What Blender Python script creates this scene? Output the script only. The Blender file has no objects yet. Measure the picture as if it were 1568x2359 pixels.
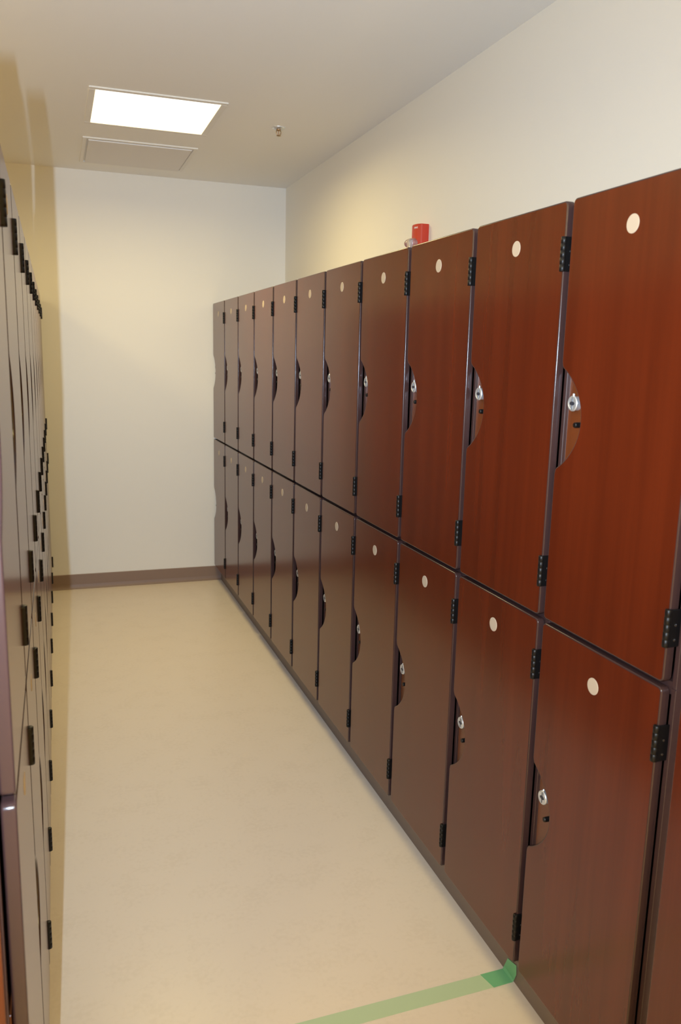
import bpy, bmesh, math, random
from mathutils import Vector, Matrix

random.seed(7)
S = bpy.context.scene
C = S.collection

# ------------------------------------------------------------------ camera
P = 0.41                      # pitch of the locker columns (m)
EYE = 3.9032 * P              # lens height above the floor
yaw, pitch, roll = 0.3378, -0.1892, 0.0237
fwd = Vector((math.sin(yaw) * math.cos(pitch), math.cos(yaw) * math.cos(pitch), math.sin(pitch)))
right = Vector((math.cos(yaw), -math.sin(yaw), 0))
up = right.cross(fwd)
r2 = right * math.cos(roll) + up * math.sin(roll)
u2 = up * math.cos(roll) - right * math.sin(roll)
cam = bpy.data.cameras.new('camera')
cam.sensor_fit = 'HORIZONTAL'
cam.sensor_width = 15.8
cam.lens = 1868.44 / 1568 * 15.8
cam.clip_start = 0.02
cam.dof.use_dof = True
cam.dof.focus_distance = 2.6
cam.dof.aperture_fstop = 4.0
co = bpy.data.objects.new('camera', cam)
co.matrix_world = Matrix(((r2.x, u2.x, -fwd.x, 0), (r2.y, u2.y, -fwd.y, 0), (r2.z, u2.z, -fwd.z, EYE), (0, 0, 0, 1)))
C.objects.link(co)
S.camera = co

# ------------------------------------------------------------------ world, flash, exposure
w = bpy.data.worlds.new('world')
S.world = w
w.use_nodes = True
w.node_tree.nodes['Background'].inputs[0].default_value = (1, 0.9, 0.75, 1)
w.node_tree.nodes['Background'].inputs[1].default_value = 0.0      # closed room, nothing comes in from outside
S.view_settings.view_transform = 'Standard'
S.view_settings.look = 'None'
S.view_settings.exposure = 0.06
S.view_settings.gamma = 1.0
S.view_settings.use_curve_mapping = False
S.cycles.use_denoising = True
S.cycles.max_bounces = 12
S.cycles.diffuse_bounces = 8

# the camera's own flash, beside the lens of a camera held upright
LAMP_W = 19.0                 # the ceiling fitting in view
LAMP_FILL_W = 24.0             # the added fill fittings out of view
FLASH_W = 28.0
fl = bpy.data.lights.new('camera_flash', 'AREA')
fl.shape = 'RECTANGLE'
fl.size, fl.size_y = 0.005, 0.024
fl.energy = FLASH_W
fl.color = (0.74, 0.95, 1.22)
fl.spread = math.radians(108)
fo = bpy.data.objects.new('camera_flash', fl)
fdir = Vector((math.sin(0.22) * math.cos(0.0), math.cos(0.22) * math.cos(0.0), math.sin(0.0)))
fo.rotation_euler = fdir.to_track_quat('-Z', 'Y').to_euler()
fo.location = (-0.096, 0.0, 1.662)
C.objects.link(fo)

# ------------------------------------------------------------------ helpers
def new_mat(name):
    m = bpy.data.materials.new(name)
    m.use_nodes = True
    nt = m.node_tree
    return m, nt, nt.nodes['Principled BSDF']

def plain(name, col, rough=0.5, metal=0.0, **kw):
    m, nt, b = new_mat(name)
    b.inputs['Base Color'].default_value = (*col, 1)
    b.inputs['Roughness'].default_value = rough
    b.inputs['Metallic'].default_value = metal
    for k, v in kw.items():
        b.inputs[k.replace('_', ' ')].default_value = v
    return m

def node(nt, t, **kw):
    n = nt.nodes.new(t)
    for k, v in kw.items():
        setattr(n, k, v)
    return n

def paint(name, col, rough, bump):
    m, nt, b = new_mat(name)
    tc = node(nt, 'ShaderNodeTexCoord')
    nz = node(nt, 'ShaderNodeTexNoise'); nz.inputs['Scale'].default_value = 220
    nz.inputs['Detail'].default_value = 3
    nt.links.new(tc.outputs['Object'], nz.inputs['Vector'])
    bp = node(nt, 'ShaderNodeBump'); bp.inputs['Strength'].default_value = bump
    bp.inputs['Distance'].default_value = 0.002
    nt.links.new(nz.outputs['Fac'], bp.inputs['Height'])
    nt.links.new(bp.outputs['Normal'], b.inputs['Normal'])
    b.inputs['Base Color'].default_value = (*col, 1)
    b.inputs['Roughness'].default_value = rough
    return m

M_WALL = paint('wall_paint', (0.81, 0.78, 0.71), 0.55, 0.06)
M_CEIL = paint('ceiling_paint', (0.93, 0.91, 0.86), 0.8, 0.08)

def vinyl():
    m, nt, b = new_mat('vinyl_floor')
    tc = node(nt, 'ShaderNodeTexCoord')
    n1 = node(nt, 'ShaderNodeTexNoise'); n1.inputs['Scale'].default_value = 70; n1.inputs['Detail'].default_value = 6
    n2 = node(nt, 'ShaderNodeTexNoise'); n2.inputs['Scale'].default_value = 9; n2.inputs['Detail'].default_value = 4
    mx = node(nt, 'ShaderNodeMath', operation='ADD')
    for n in (n1, n2):
        nt.links.new(tc.outputs['Object'], n.inputs['Vector'])
    nt.links.new(n1.outputs['Fac'], mx.inputs[0]); nt.links.new(n2.outputs['Fac'], mx.inputs[1])
    cr = node(nt, 'ShaderNodeValToRGB')
    cr.color_ramp.elements[0].position = 0.75; cr.color_ramp.elements[0].color = (0.805, 0.70, 0.565, 1)
    cr.color_ramp.elements[1].position = 1.25; cr.color_ramp.elements[1].color = (0.84, 0.735, 0.60, 1)
    md = node(nt, 'ShaderNodeMath', operation='MULTIPLY'); md.inputs[1].default_value = 1.0
    nt.links.new(mx.outputs[0], md.inputs[0])
    nt.links.new(md.outputs[0], cr.inputs['Fac'])
    nt.links.new(cr.outputs['Color'], b.inputs['Base Color'])
    b.inputs['Roughness'].default_value = 0.32
    return m
M_FLOOR = vinyl()

def laminate(name, dark, light, rough, rnd=True):
    m, nt, b = new_mat(name)
    tc = node(nt, 'ShaderNodeTexCoord')
    oi = node(nt, 'ShaderNodeObjectInfo')
    cm = node(nt, 'ShaderNodeCombineXYZ')
    ml = node(nt, 'ShaderNodeMath', operation='MULTIPLY'); ml.inputs[1].default_value = 9.0
    nt.links.new(oi.outputs['Random'], ml.inputs[0])
    for i in range(3):
        nt.links.new(ml.outputs[0], cm.inputs[i])
    ad = node(nt, 'ShaderNodeVectorMath', operation='ADD')
    nt.links.new(tc.outputs['Object'], ad.inputs[0]); nt.links.new(cm.outputs[0], ad.inputs[1])
    mp = node(nt, 'ShaderNodeMapping'); mp.inputs['Scale'].default_value = (6, 14, 0.55)
    nt.links.new(ad.outputs[0], mp.inputs['Vector'])
    n1 = node(nt, 'ShaderNodeTexNoise'); n1.inputs['Scale'].default_value = 1.6
    n1.inputs['Detail'].default_value = 3; n1.inputs['Distortion'].default_value = 0.3
    nt.links.new(mp.outputs[0], n1.inputs['Vector'])
    mp2 = node(nt, 'ShaderNodeMapping'); mp2.inputs['Scale'].default_value = (60, 240, 5)
    nt.links.new(ad.outputs[0], mp2.inputs['Vector'])
    n2 = node(nt, 'ShaderNodeTexNoise'); n2.inputs['Scale'].default_value = 1.0; n2.inputs['Detail'].default_value = 3
    nt.links.new(mp2.outputs[0], n2.inputs['Vector'])
    mx = node(nt, 'ShaderNodeMix', data_type='FLOAT'); mx.inputs[0].default_value = 0.16
    nt.links.new(n1.outputs['Fac'], mx.inputs[2]); nt.links.new(n2.outputs['Fac'], mx.inputs[3])
    cr = node(nt, 'ShaderNodeValToRGB')
    cr.color_ramp.elements[0].position = 0.32; cr.color_ramp.elements[0].color = (*dark, 1)
    cr.color_ramp.elements[1].position = 0.68; cr.color_ramp.elements[1].color = (*light, 1)
    nt.links.new(mx.outputs[0], cr.inputs['Fac'])
    nt.links.new(cr.outputs['Color'], b.inputs['Base Color'])
    b.inputs['Roughness'].default_value = rough
    b.inputs['Specular IOR Level'].default_value = 0.62
    return m
M_DOOR = laminate('mahogany_laminate', (0.086, 0.0135, 0.0040), (0.116, 0.0185, 0.0052), 0.2)
M_PLATE = laminate('lock_plate_laminate', (0.125, 0.034, 0.010), (0.16, 0.045, 0.014), 0.22)
M_EDGE = plain('plum_edge_band', (0.048, 0.024, 0.022), 0.22)
M_BODY = plain('locker_body_board', (0.060, 0.030, 0.027), 0.36)
M_HINGE = plain('black_hinge', (0.006, 0.005, 0.005), 0.40, Specular_IOR_Level=0.3)
M_SCREW = plain('bright_screw', (0.5, 0.5, 0.5), 0.25, 1.0)
M_CHROME = plain('chrome', (0.78, 0.82, 0.86), 0.34, 0.75)
M_DARK = plain('dark_slot', (0.03, 0.032, 0.045), 0.3)
M_DISC = plain('cream_disc', (0.55, 0.45, 0.335), 0.45)
M_PLINTH = plain('brown_toe_board', (0.20, 0.150, 0.120), 0.5)
M_BASE = plain('brown_rubber_base', (0.25, 0.165, 0.12), 0.45)
M_TAPE = plain('green_tape', (0.52, 0.66, 0.42), 0.55)
M_TAPE2 = plain('doubled_green_tape', (0.19, 0.50, 0.25), 0.55)
M_METALW = plain('white_enamel', (0.86, 0.83, 0.77), 0.5)
M_VENT = plain('grey_vent_face', (0.82, 0.79, 0.76), 0.6)
M_BRASS = plain('brass', (0.50, 0.36, 0.22), 0.3, 1.0)
M_RED = plain('alarm_red', (0.52, 0.035, 0.014), 0.35)
M_WHITE = plain('white_print', (0.85, 0.80, 0.74), 0.5)

m, nt, b = new_mat('light_diffuser')
b.inputs['Base Color'].default_value = (0.8, 0.8, 0.8, 1)
b.inputs['Emission Color'].default_value = (1.0, 0.92, 0.78, 1)
b.inputs['Emission Strength'].default_value = 2.2
M_DIFF = m
m, nt, b = new_mat('strobe_lens')
b.inputs['Base Color'].default_value = (0.95, 0.93, 0.9, 1)
b.inputs['Transmission Weight'].default_value = 0.85
b.inputs['Roughness'].default_value = 0.12
M_LENS = m

def mesh_obj(name, bm, mats, parent=None, smooth=False):
    me = bpy.data.meshes.new(name)
    bmesh.ops.recalc_face_normals(bm, faces=bm.faces)
    bm.to_mesh(me); bm.free()
    for mm in (mats if isinstance(mats, (list, tuple)) else [mats]):
        me.materials.append(mm)
    if smooth:
        for p_ in me.polygons:
            p_.use_smooth = True
    o = bpy.data.objects.new(name, me)
    C.objects.link(o)
    if parent:
        o.parent = parent
    return o

def box(bm, x0, x1, y0, y1, z0, z1, mi=0, bev=0.0, seg=2):
    vs = [bm.verts.new((x, y, z)) for x in (x0, x1) for y in (y0, y1) for z in (z0, z1)]
    q = [(0, 1, 3, 2), (4, 6, 7, 5), (0, 4, 5, 1), (2, 3, 7, 6), (0, 2, 6, 4), (1, 5, 7, 3)]
    fs = [bm.faces.new([vs[i] for i in f]) for f in q]
    for f in fs:
        f.material_index = mi
    if bev:
        es = list({e for f in fs for e in f.edges})
        r = bmesh.ops.bevel(bm, geom=es, offset=bev, segments=seg, affect='EDGES', profile=0.5)
        for f in r['faces']:
            f.material_index = mi
    return fs

def lathe(bm, axis, prof, n=24, mi=0, cap=True):
    """prof: list of (along, radius); axis: function (a, c, s) -> xyz"""
    rings = []
    for a, r in prof:
        rings.append([bm.verts.new(axis(a, r * math.cos(2 * math.pi * i / n), r * math.sin(2 * math.pi * i / n))) for i in range(n)])
    for r0, r1 in zip(rings, rings[1:]):
        for i in range(n):
            f = bm.faces.new((r0[i], r0[(i + 1) % n], r1[(i + 1) % n], r1[i])); f.material_index = mi
    if cap:
        for r in (rings[0], rings[-1]):
            f = bm.faces.new(r); f.material_index = mi

def tag(o, label=None, cat=None, group=None, kind=None):
    if label: o['label'] = label
    if cat: o['category'] = cat
    if group: o['group'] = group
    if kind: o['kind'] = kind
    return o

def empty(name, loc, rz=0.0):
    o = bpy.data.objects.new(name, None)
    o.empty_display_size = 0.1
    o.location = loc
    o.rotation_euler = (0, 0, rz)
    C.objects.link(o)
    return o

def struct(name, fn, mat):
    bm = bmesh.new(); fn(bm)
    o = mesh_obj(name, bm, mat)
    return tag(o, kind='structure')

# ------------------------------------------------------------------ the room
XR = 2.4972 * P               # door faces of the right-hand row
XL = -0.1700 * P              # door faces of the left-hand row
XW = XR + 0.508               # right wall
XLB = XL - 0.508              # backs of the left-hand row
XLW = XLB - 1.42              # left wall, beyond the next aisle
CEIL = 6.6168 * P
YW = 13.74 * P                # far wall
YN = -2.6                     # wall behind the camera
T = 0.1
LX, LY, LH = 0.487, 4.197, 0.293      # ceiling light centre and half size of its opening
VX, VY, VH = 0.492, 5.085, 0.298

struct('floor', lambda b: box(b, XLW - T, XW + T, YN - T, YW + T, -T, 0), M_FLOOR)
struct('wall_far', lambda b: box(b, XLW - T, XW + T, YW, YW + T, 0, CEIL + T), M_WALL)
struct('wall_right', lambda b: box(b, XW, XW + T, YN, YW, 0, CEIL + T), M_WALL)
struct('wall_left', lambda b: box(b, XLW - T, XLW, YN, YW, 0, CEIL + T), M_WALL)
struct('wall_near', lambda b: box(b, XLW - T, XW + T, YN - T, YN, 0, CEIL + T), M_WALL)

LX2 = XLW + 0.71
FITTINGS = [(LX, LY), (LX2, LY - 1.2), (LX2, LY - 3.0), (LX2, LY - 4.8), (LX, LY - 5.4)]   # first is in the frame, the rest are added unseen for ambient light
def ceiling(b):                # with real openings for the recessed lights
    def strip(x0, x1, ys):
        edges = [YW]
        for y in sorted(ys, reverse=True):
            edges += [y + LH, y - LH]
        edges.append(YN)
        for i in range(0, len(edges), 2):
            box(b, x0, x1, edges[i + 1], edges[i], CEIL, CEIL + T)
    box(b, XLW, LX2 - LH, YN, YW, CEIL, CEIL + T)
    strip(LX2 - LH, LX2 + LH, [y for x, y in FITTINGS if x == LX2])
    box(b, LX2 + LH, LX - LH, YN, YW, CEIL, CEIL + T)
    strip(LX - LH, LX + LH, [y for x, y in FITTINGS if x == LX])
    box(b, LX + LH, XW, YN, YW, CEIL, CEIL + T)
struct('ceiling', ceiling, M_CEIL)

def cove(b):                   # rubber cove base: flat face with a rounded top and a toe that flares out
    prof = [(0, 0.0), (-0.016, 0.0), (-0.016, 0.003), (-0.010, 0.009), (-0.006, 0.018), (-0.004, 0.030),
            (-0.004, 0.099), (-0.002, 0.102), (0, 0.102)]
    x0, x1 = XLW, XR + 0.055
    a = [b.verts.new((x0, YW + y, z)) for y, z in prof]
    c = [b.verts.new((x1, YW + y, z)) for y, z in prof]
    n = len(prof)
    for i in range(n):
        b.faces.new((a[i], a[(i + 1) % n], c[(i + 1) % n], c[i]))
    b.faces.new(a); b.faces.new(c)
struct('baseboard_far', cove, M_BASE)

# ------------------------------------------------------------------ lockers
DW, DH, DT = 0.39, 0.9025, 0.020      # door
GAP = 0.004                           # behind the door
PT = 0.012                            # board thickness of the body
HB = P / 2 - 0.0005
Z_LOW, Z_UP = 0.1166, 1.0290
BB, BT = -0.0135, 0.8985              # bottom and top of a body, from the door's bottom
CZ, CL, CD = DH / 2, 0.213, 0.080     # hand cutout: centre, length, depth

def door_outline():
    pts = []
    hy = DW / 2
    R = 0.011
    def arc(cy, cz, a0, a1, r, n=5):
        for i in range(n + 1):
            a = a0 + (a1 - a0) * i / n
            pts.append((cy + r * math.cos(a), cz + r * math.sin(a)))
    arc(hy - R, R, -math.pi / 2, 0, R)
    # cutout on the latch edge: a shallow crescent with eased lips
    lip = 0.014
    n = 22
    z0, z1 = CZ - CL / 2, CZ + CL / 2
    pts.append((hy, z0 - lip))
    pts.append((hy - 0.0025, z0 - lip * 0.35))
    for i in range(n + 1):
        t = -1 + 2 * i / n
        d = CD * (1 - abs(t) ** 2.1) ** 0.9 if abs(t) < 1 else 0
        pts.append((hy - 0.006 - d * 0.925, CZ + t * CL / 2))
    pts.append((hy - 0.0025, z1 + lip * 0.35))
    pts.append((hy, z1 + lip))
    arc(hy - R, DH - R, 0, math.pi / 2, R)
    arc(-hy + R, DH - R, math.pi / 2, math.pi, R)
    arc(-hy + R, R, math.pi, 1.5 * math.pi, R)
    return pts

def make_door(parent):
    bm = bmesh.new()
    out = door_outline()
    fr = [bm.verts.new((0, y, z)) for y, z in out]
    bk = [bm.verts.new((DT, y, z)) for y, z in out]
    n = len(out)
    f0 = bm.faces.new(fr); f0.material_index = 0
    f1 = bm.faces.new(bk); f1.material_index = 0
    for i in range(n):
        f = bm.faces.new((fr[i], fr[(i + 1) % n], bk[(i + 1) % n], bk[i])); f.material_index = 1; f.smooth = True
    bmesh.ops.recalc_face_normals(bm, faces=bm.faces)
    es = [e for e in f0.edges] + [e for e in f1.edges]
    r = bmesh.ops.bevel(bm, geom=es, offset=0.0034, segments=4, affect='EDGES', profile=0.5)
    for f in r['faces']:
        f.material_index = 1; f.smooth = True
    me_o = mesh_obj('door', bm, [M_DOOR, M_EDGE], parent)
    return me_o

def ax_x(x0, y0, z0):
    return lambda a, c, s: (x0 + a, y0 + c, z0 + s)
def ax_z(x0, y0, z0):
    return lambda a, c, s: (x0 + c, y0 + s, z0 + a)
def ax_y(x0, y0, z0):
    return lambda a, c, s: (x0 + c, y0 + a, z0 + s)

def make_hinge(parent, zc):
    bm = bmesh.new()
    H = 0.071
    kn = 5
    yb = -DW / 2 + 0.0005
    prof = []
    for i in range(kn):
        a, c = -H / 2 + H * i / kn, -H / 2 + H * (i + 1) / kn
        prof += [(a + 0.0002, 0.0059), (a + 0.0007, 0.0065), (c - 0.0007, 0.0065), (c - 0.0002, 0.0059)]
    lathe(bm, ax_z(-0.0022, yb, 0), prof, 16)
    for f in bm.faces:
        f.smooth = True
    box(bm, -0.003, DT + 0.003, -DW / 2 - 0.0050, -DW / 2 - 0.0002, -H / 2, H / 2, 0, 0.0012, 2)
    box(bm, -0.0045, 0.004, -DW / 2 - 0.002, -DW / 2 + 0.0075, -H / 2 + 0.001, H / 2 - 0.001, 0, 0.002, 2)
    for dz in (-0.022, 0.006):
        lathe(bm, ax_y(0.0115, -DW / 2 - 0.0050, dz), [(0, 0.0026), (-0.0006, 0.0024), (-0.0010, 0.0012)], 10, 1)
    o = mesh_obj('hinge', bm, [M_HINGE, M_SCREW], parent)
    o.location = (0, 0, zc)
    return o

def make_locker():
    root = empty('locker', (0, 0, 0))
    bm = bmesh.new()
    D0, D1 = DT + GAP, 0.500
    # open-fronted body: two sides, top, bottom, back, and rails behind the door's ends
    box(bm, D0, D1, HB - PT, HB, BB, BT, 0, 0.0012, 1)
    box(bm, D0, D1, -HB, -HB + PT, BB, BT, 0, 0.0012, 1)
    box(bm, D0 + 0.0005, D1, -HB + PT, HB - PT, BB, BB + PT)
    box(bm, D0 + 0.0005, D1, -HB + PT, HB - PT, BT - PT, BT)
    box(bm, D1 - 0.006, D1, -HB + PT, HB - PT, BB + PT, BT - PT)
    mesh_obj('cabinet_body', bm, M_BODY, root)
    d = make_door(root)
    bm = bmesh.new()
    lathe(bm, ax_x(0, 0, 0), [(0.0002, 0.0178), (-0.0008, 0.0176), (-0.0011, 0.0168)], 36)
    o = mesh_obj('number_disc', bm, M_DISC, d); o.location = (0, 0, DH - 0.076)
    bm = bmesh.new()
    box(bm, DT + 0.002, DT + 0.012, 0.085, HB - PT - 0.002, CZ - 0.135, CZ + 0.135, 0, 0.001, 1)
    pl = mesh_obj('lock_plate', bm, M_PLATE, d)
    # lock: round face with a lens-shaped key recess, a fine split across it and a pin above
    bm = bmesh.new()
    ly, lz, lx = DW / 2 - 0.036, CZ + 0.034, DT - 0.002
    lathe(bm, ax_x(lx, ly, lz), [(0.005, 0.0150), (-0.0050, 0.0150), (-0.0060, 0.0166), (-0.0085, 0.0166), (-0.0100, 0.0155),
                                 (-0.0104, 0.0128), (-0.0096, 0.0116), (-0.0094, 0.0)], 32, cap=False)
    n = 20
    ring_ = [bm.verts.new((lx - 0.0102, ly + 0.0082 * math.cos(2 * math.pi * i / n), lz + 0.0042 * math.sin(2 * math.pi * i / n))) for i in range(n)]
    back_ = [bm.verts.new((lx - 0.0090, v.co.y, v.co.z)) for v in ring_]
    for i in range(n):
        f = bm.faces.new((ring_[i], ring_[(i + 1) % n], back_[(i + 1) % n], back_[i])); f.material_index = 1
    f = bm.faces.new(ring_); f.material_index = 1
    box(bm, lx - 0.0106, lx - 0.0092, ly - 0.0007, ly + 0.0007, lz - 0.0135, lz + 0.0135, 1)
    lathe(bm, ax_z(lx - 0.0075, ly - 0.001, lz + 0.0135), [(0, 0.0026), (0.0060, 0.0026), (0.0080, 0.0014)], 10)
    mesh_obj('lock', bm, [M_CHROME, M_DARK], d)
    bm = bmesh.new()
    sy, sz = DW / 2 - 0.056, CZ - 0.010
    lathe(bm, ax_x(lx, sy, sz), [(0.001, 0.0060), (-0.013, 0.0058), (-0.0145, 0.0048)], 14)
    mesh_obj('latch_stud', bm, M_HINGE, d)
    make_hinge(root, DH - 0.108)
    make_hinge(root, 0.105)
    return root

def copy_tree(o, parent=None):
    c = o.copy(); C.objects.link(c)
    if parent is not None:
        c.parent = parent
    for ch in list(o.children):
        copy_tree(ch, c)
    return c

ORD = ['', 'first', 'second', 'third', 'fourth', 'fifth', 'sixth', 'seventh', 'eighth', 'ninth', 'tenth', 'eleventh', 'twelfth']
proto = make_locker()
used = False
def put(x, y, z, rz, label, group):
    global used
    o = copy_tree(proto) if used else proto
    used = True
    o.location = (x, y, z); o.rotation_euler = (0, 0, rz)
    tag(o, label, 'locker', group)
    return o

YB10 = 3.71 * P
def right_label(tier, k):
    look = 'red-brown wood' if k >= 9 else 'brown wood'
    if k == 1:
        return f'{tier} {look} locker in the right-hand row against the far wall'
    if k == 11:
        return f'{tier} {look} locker in the right-hand row, large and nearest fully in view'
    return f'{tier} {look} locker in the right-hand row, {ORD[k]} counted from the far wall'
for k in range(1, 12):
    y = YB10 + (10 - k + 0.5) * P
    for tier, z in (('upper', Z_UP), ('lower', Z_LOW)):
        put(XR, y, z, 0.0, right_label(tier, k), f'{tier} lockers of the right-hand row')
YL0 = 3.525 * P
for i in range(0, 11):
    k = 11 - i
    y = YL0 + (i - 0.5) * P
    for tier, z in (('upper', Z_UP), ('lower', Z_LOW)):
        if k == 1:
            lab = f'{tier} locker in the left-hand row seen edge-on, closest to the far wall'
        elif k == 11:
            lab = f'{tier} locker at the near end of the left-hand row, plum door edge facing out'
        else:
            lab = f'{tier} locker in the left-hand row seen edge-on, {ORD[k]} counted from the far wall'
        put(XL, y, z, math.pi, lab, f'{tier} lockers of the left-hand row')

PL_TOP = Z_LOW + BB
def plinth(x0, x1, y0, y1, label):
    bm = bmesh.new()
    box(bm, x0, x1, y0, y1, 0, PL_TOP, 0, 0.001, 1)
    return tag(mesh_obj('locker_plinth', bm, M_PLINTH), label, 'plinth')
plinth(XR + 0.049, XW - 0.012, 2.71 * P, YW - 0.02, 'long low grey-brown toe board under the right-hand lockers')
yl_near = YL0 - P
plinth(XLB + 0.012, XL - 0.049, yl_near, YW - 0.02, 'long low toe board under the left-hand lockers')

# finished panel on the near end of the left row
bm = bmesh.new()
box(bm, XLB + 0.006, XL - DT - GAP - 0.002, yl_near - 0.020, yl_near - 0.001, 0.0, 1.953, 0, 0.0015, 2)
tag(mesh_obj('end_panel', bm, M_DOOR), 'tall red-brown wood panel closing the near end of the left-hand lockers', 'panel')
# plain panel that carries the right-hand row on past its last locker, with a stepped plum edge beside the locker
y11 = 2.71 * P                        # near side of the last locker
g1 = 1.0725                           # far edge of the panel's face
t = empty('filler_panel', (XR, g1 - 0.21, 0))
tag(t, 'plain red wood filler panel at the right edge beside the nearest lockers', 'panel')
bm = bmesh.new()
box(bm, 0, DT, -0.21, 0.21, Z_LOW, 1.9315, 0, 0, 1)
fr = [e for f in bm.faces for e in f.edges]
r = bmesh.ops.bevel(bm, geom=list(set(fr)), offset=0.0024, segments=3, affect='EDGES', profile=0.5)
bm.normal_update()
for f in bm.faces:
    f.material_index = 0 if abs(f.normal.x) > 0.95 else 1
mesh_obj('face_board', bm, [M_DOOR, M_EDGE], t)
bm = bmesh.new()
y0, y1 = y11 - 0.0015 - g1 + 0.21, 0.21
box(bm, DT + GAP - 0.002, 0.30, -0.21, y0, 0.0, 1.9275, 0, 0.001, 1)
box(bm, DT + GAP - 0.006, DT + GAP, 0.20, y1 + 0.010, Z_LOW, 1.9275, 0, 0.001, 1)
mesh_obj('carcass', bm, M_BODY, t)

# ------------------------------------------------------------------ ceiling light, vent, sprinkler
t = empty('ceiling_light', (LX, LY, CEIL))
tag(t, 'square recessed ceiling light glowing white', 'ceiling light')
bm = bmesh.new()
a, o_ = 0.272, 0.302
def ring(bm, a, o, z0, z1):
    box(bm, -o, o, -o, -a, z0, z1, 0, 0.002, 1); box(bm, -o, o, a, o, z0, z1, 0, 0.002, 1)
    box(bm, -o, -a, -a, a, z0, z1, 0, 0.002, 1); box(bm, a, o, -a, a, z0, z1, 0, 0.002, 1)
ring(bm, a, o_, -0.006, 0.0)
ring(bm, a, LH - 0.004, 0.0, 0.09)
box(bm, -LH + 0.004, LH - 0.004, -LH + 0.004, LH - 0.004, 0.088, 0.096)
mesh_obj('frame', bm, M_METALW, t)
bm = bmesh.new()
box(bm, -a, a, -a, a, 0.004, 0.008)
mesh_obj('diffuser', bm, M_DIFF, t)
lamp = bpy.data.lights.new('lamp', 'AREA')          # the tubes' light through the prismatic lens, mostly downwards
lamp.shape = 'SQUARE'; lamp.size = 0.54
lamp.energy = LAMP_W
lamp.color = (1.0, 0.78, 0.31)
lamp.spread = math.radians(168)
lo_ = bpy.data.objects.new('lamp', lamp); C.objects.link(lo_)
lo_.parent = t; lo_.location = (0, 0, 0.0035)
lamp_fill = lamp.copy(); lamp_fill.energy = LAMP_FILL_W      # stronger fill for the added, unseen fittings
for k, lab in ((1, 'added square recessed fill light over the far end of the hidden next aisle'),
               (2, 'added square recessed fill light over the middle of the hidden next aisle'),
               (3, 'added square recessed fill light over the near end of the hidden next aisle'),
               (4, 'added unseen square recessed fill light behind the photographer')):
    c = copy_tree(t); c.location = (*FITTINGS[k], CEIL)
    tag(c, lab, 'ceiling light')
    for ch in c.children:
        if ch.type == 'LIGHT':
            ch.data = lamp_fill

t = empty('ceiling_vent', (VX, VY, CEIL))
tag(t, 'square grey air vent panel in the ceiling between light and far wall', 'vent')
bm = bmesh.new()
ring(bm, 0.283, 0.305, -0.007, 0.0)
mesh_obj('frame', bm, M_METALW, t)
bm = bmesh.new()
box(bm, -0.275, 0.275, -0.275, 0.275, -0.012, -0.005, 0, 0.002, 2)
for sx in (-1, 1):
    for sy in (-1, 1):
        box(bm, sx * 0.24 - 0.01, sx * 0.24 + 0.01, sy * 0.24 - 0.01, sy * 0.24 + 0.01, -0.006, 0.0)
mesh_obj('face_panel', bm, M_VENT, t)

t = empty('fire_sprinkler', (1.10, 4.198, CEIL))
tag(t, 'small brass sprinkler head with a chrome collar hanging from the ceiling', 'sprinkler')
bm = bmesh.new()
lathe(bm, ax_z(0, 0, 0), [(0, 0.034), (-0.002, 0.034), (-0.006, 0.030), (-0.008, 0.016), (-0.008, 0.0)], 28, cap=False)
mesh_obj('collar', bm, M_CHROME, t, True)
bm = bmesh.new()
lathe(bm, ax_z(0, 0, 0), [(-0.006, 0.011), (-0.014, 0.011), (-0.014, 0.007), (-0.016, 0.006)], 14)
def tube(bm, pts, r, n=8):
    rings = []
    for i, p_ in enumerate(pts):
        p_ = Vector(p_)
        d = (Vector(pts[min(i + 1, len(pts) - 1)]) - Vector(pts[max(i - 1, 0)])).normalized()
        ax = d.orthogonal().normalized() if abs(d.y) > 0.9 else Vector((0, 1, 0)).cross(d).normalized()
        bx = d.cross(ax)
        rings.append([bm.verts.new(p_ + r * (math.cos(2 * math.pi * j / n) * ax + math.sin(2 * math.pi * j / n) * bx)) for j in range(n)])
    for r0, r1 in zip(rings, rings[1:]):
        for j in range(n):
            bm.faces.new((r0[j], r0[(j + 1) % n], r1[(j + 1) % n], r1[j]))
    bm.faces.new(rings[0]); bm.faces.new(rings[-1])
for s in (-1, 1):
    tube(bm, [(s * 0.009, 0, -0.012), (s * 0.012, 0, -0.020), (s * 0.0115, 0, -0.027), (s * 0.007, 0, -0.033), (s * 0.002, 0, -0.036)], 0.0020)
mesh_obj('frame_arms', bm, M_BRASS, t, True)
bm = bmesh.new()
lathe(bm, ax_z(0, 0, 0), [(-0.015, 0.0012), (-0.018, 0.0020), (-0.030, 0.0020), (-0.034, 0.0012)], 10)
mesh_obj('bulb', bm, plain('sprinkler_bulb', (0.42, 0.22, 0.12), 0.2), t, True)
bm = bmesh.new()
lathe(bm, ax_z(0, 0, 0), [(-0.0345, 0.004), (-0.0365, 0.0105), (-0.0385, 0.0110), (-0.0400, 0.004)], 18)
mesh_obj('deflector', bm, M_BRASS, t)

# ------------------------------------------------------------------ fire alarm strobe on the right wall
AY, AZ = 3.352, 2.066
t = empty('fire_alarm', (XW, AY, AZ))
tag(t, 'red fire alarm strobe with clear lens on the wall above the right-hand lockers', 'alarm')
bm = bmesh.new()
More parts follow.
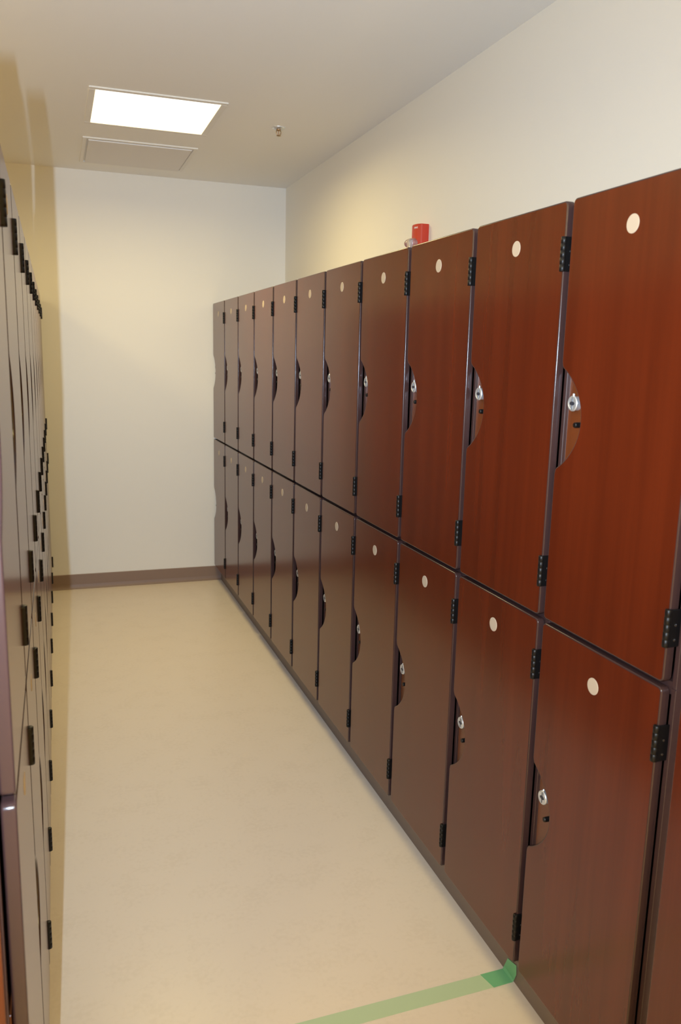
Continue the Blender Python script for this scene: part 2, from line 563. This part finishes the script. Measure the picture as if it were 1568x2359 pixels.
# bowed front in plan, upright box
hw, ht = 0.043, 0.099
pl = [(0, -hw), (-0.030, -hw)]
for i in range(9):
    q = -1 + 2 * i / 8
    pl.append((-0.036 - 0.016 * math.sqrt(max(0, 1 - q * q)), q * (hw - 0.004)))
pl += [(-0.030, hw), (0, hw)]
lo = [bm.verts.new((x, y, -0.02)) for x, y in pl]; hi = [bm.verts.new((x, y, ht)) for x, y in pl]
for i in range(len(pl)):
    bm.faces.new((lo[i], lo[(i + 1) % len(pl)], hi[(i + 1) % len(pl)], hi[i]))
bm.faces.new(lo); fh = bm.faces.new(hi)
bmesh.ops.recalc_face_normals(bm, faces=bm.faces)
bmesh.ops.bevel(bm, geom=list(fh.edges), offset=0.003, segments=2, affect='EDGES', profile=0.5)
mesh_obj('housing', bm, M_RED, t)
bm = bmesh.new()
for u in range(7):
    th = math.pi / 2 * u / 6
bmesh.ops.create_uvsphere(bm, u_segments=20, v_segments=12, radius=1.0)
for v in bm.verts:
    v.co = Vector((-0.047 + v.co.x * 0.043, 0.004 + v.co.y * 0.036, 0.020 + v.co.z * 0.024))
mesh_obj('strobe_lens', bm, M_LENS, t, True)
bm = bmesh.new()
box(bm, -0.062, -0.050, 0.004, 0.012, 0.008, 0.028, 0, 0.001, 1)
mesh_obj('flash_tube', bm, M_CHROME, t)
cu = bpy.data.curves.new('lettering', 'FONT')
cu.body = 'FIRE'
cu.size = 0.010; cu.extrude = 0.0004; cu.align_x = 'CENTER'; cu.align_y = 'CENTER'
tmp = bpy.data.objects.new('tmp', cu); C.objects.link(tmp)
bpy.context.view_layer.update()
me = bpy.data.meshes.new_from_object(tmp.evaluated_get(bpy.context.evaluated_depsgraph_get()))
bpy.data.objects.remove(tmp)
for v in me.vertices:              # text x -> -y (reads from the room), text y -> z, proud of the bowed face
    tx, ty, tz = v.co
    y = -tx * 1.35 - 0.019
    qq = min(1.0, abs(y) / (hw - 0.004))
    v.co = (-0.036 - 0.016 * math.sqrt(1 - qq * qq) - 0.0006 - tz, y, 0.083 + ty)
me.materials.clear(); me.materials.append(M_WHITE)
le = bpy.data.objects.new('lettering', me); C.objects.link(le); le.parent = t

# ------------------------------------------------------------------ green tape on the floor
t = empty('masking_tape', (0.6, 1.62, 0))
tag(t, 'strip of pale green tape stuck across the floor up to the right-hand toe board', 'tape')
def ribbon(pts, th, name, mat):    # pts: pairs (far edge, near edge) in world coordinates
    bm = bmesh.new()
    rows = []
    for a_, b_ in pts:
        a_, b_ = Vector(a_) - t.location, Vector(b_) - t.location
        rows.append((a_, b_))
    vs = []
    for i, (a_, b_) in enumerate(rows):
        n0 = Vector(rows[min(i + 1, len(rows) - 1)][0]) - Vector(rows[max(i - 1, 0)][0])
        nn = n0.cross(a_ - b_).normalized()
        if nn.z < 0 and abs(nn.z) > 0.05: nn = -nn
        if abs(nn.z) <= 0.05 and nn.x > 0: nn = -nn
        vs.append([bm.verts.new(a_), bm.verts.new(b_), bm.verts.new(b_ + nn * th), bm.verts.new(a_ + nn * th)])
    for r0, r1 in zip(vs, vs[1:]):
        for j in range(4):
            bm.faces.new((r0[j], r0[(j + 1) % 4], r1[(j + 1) % 4], r1[j]))
    bm.faces.new(vs[0]); bm.faces.new(vs[-1])
    return mesh_obj(name, bm, mat, t)
x_in = XR + 0.0475
ribbon([((-0.02, 1.634, 0.0006), (-0.02, 1.583, 0.0006)), ((0.51, 1.637, 0.0006), (0.51, 1.5875, 0.0006)),
        ((x_in, 1.643, 0.0006), (x_in, 1.594, 0.0006))], 0.0006, 'tape_strip', M_TAPE)
ribbon([((1.000, 1.6425, 0.0016), (1.012, 1.592, 0.0016)), ((x_in - 0.004, 1.643, 0.0018), (x_in - 0.004, 1.594, 0.0018)),
        ((x_in, 1.643, 0.010), (x_in, 1.592, 0.008)), ((x_in, 1.634, 0.030), (x_in, 1.584, 0.030)),
        ((x_in, 1.628, 0.045), (x_in, 1.586, 0.056))], 0.0008, 'folded_tape_end', M_TAPE2)
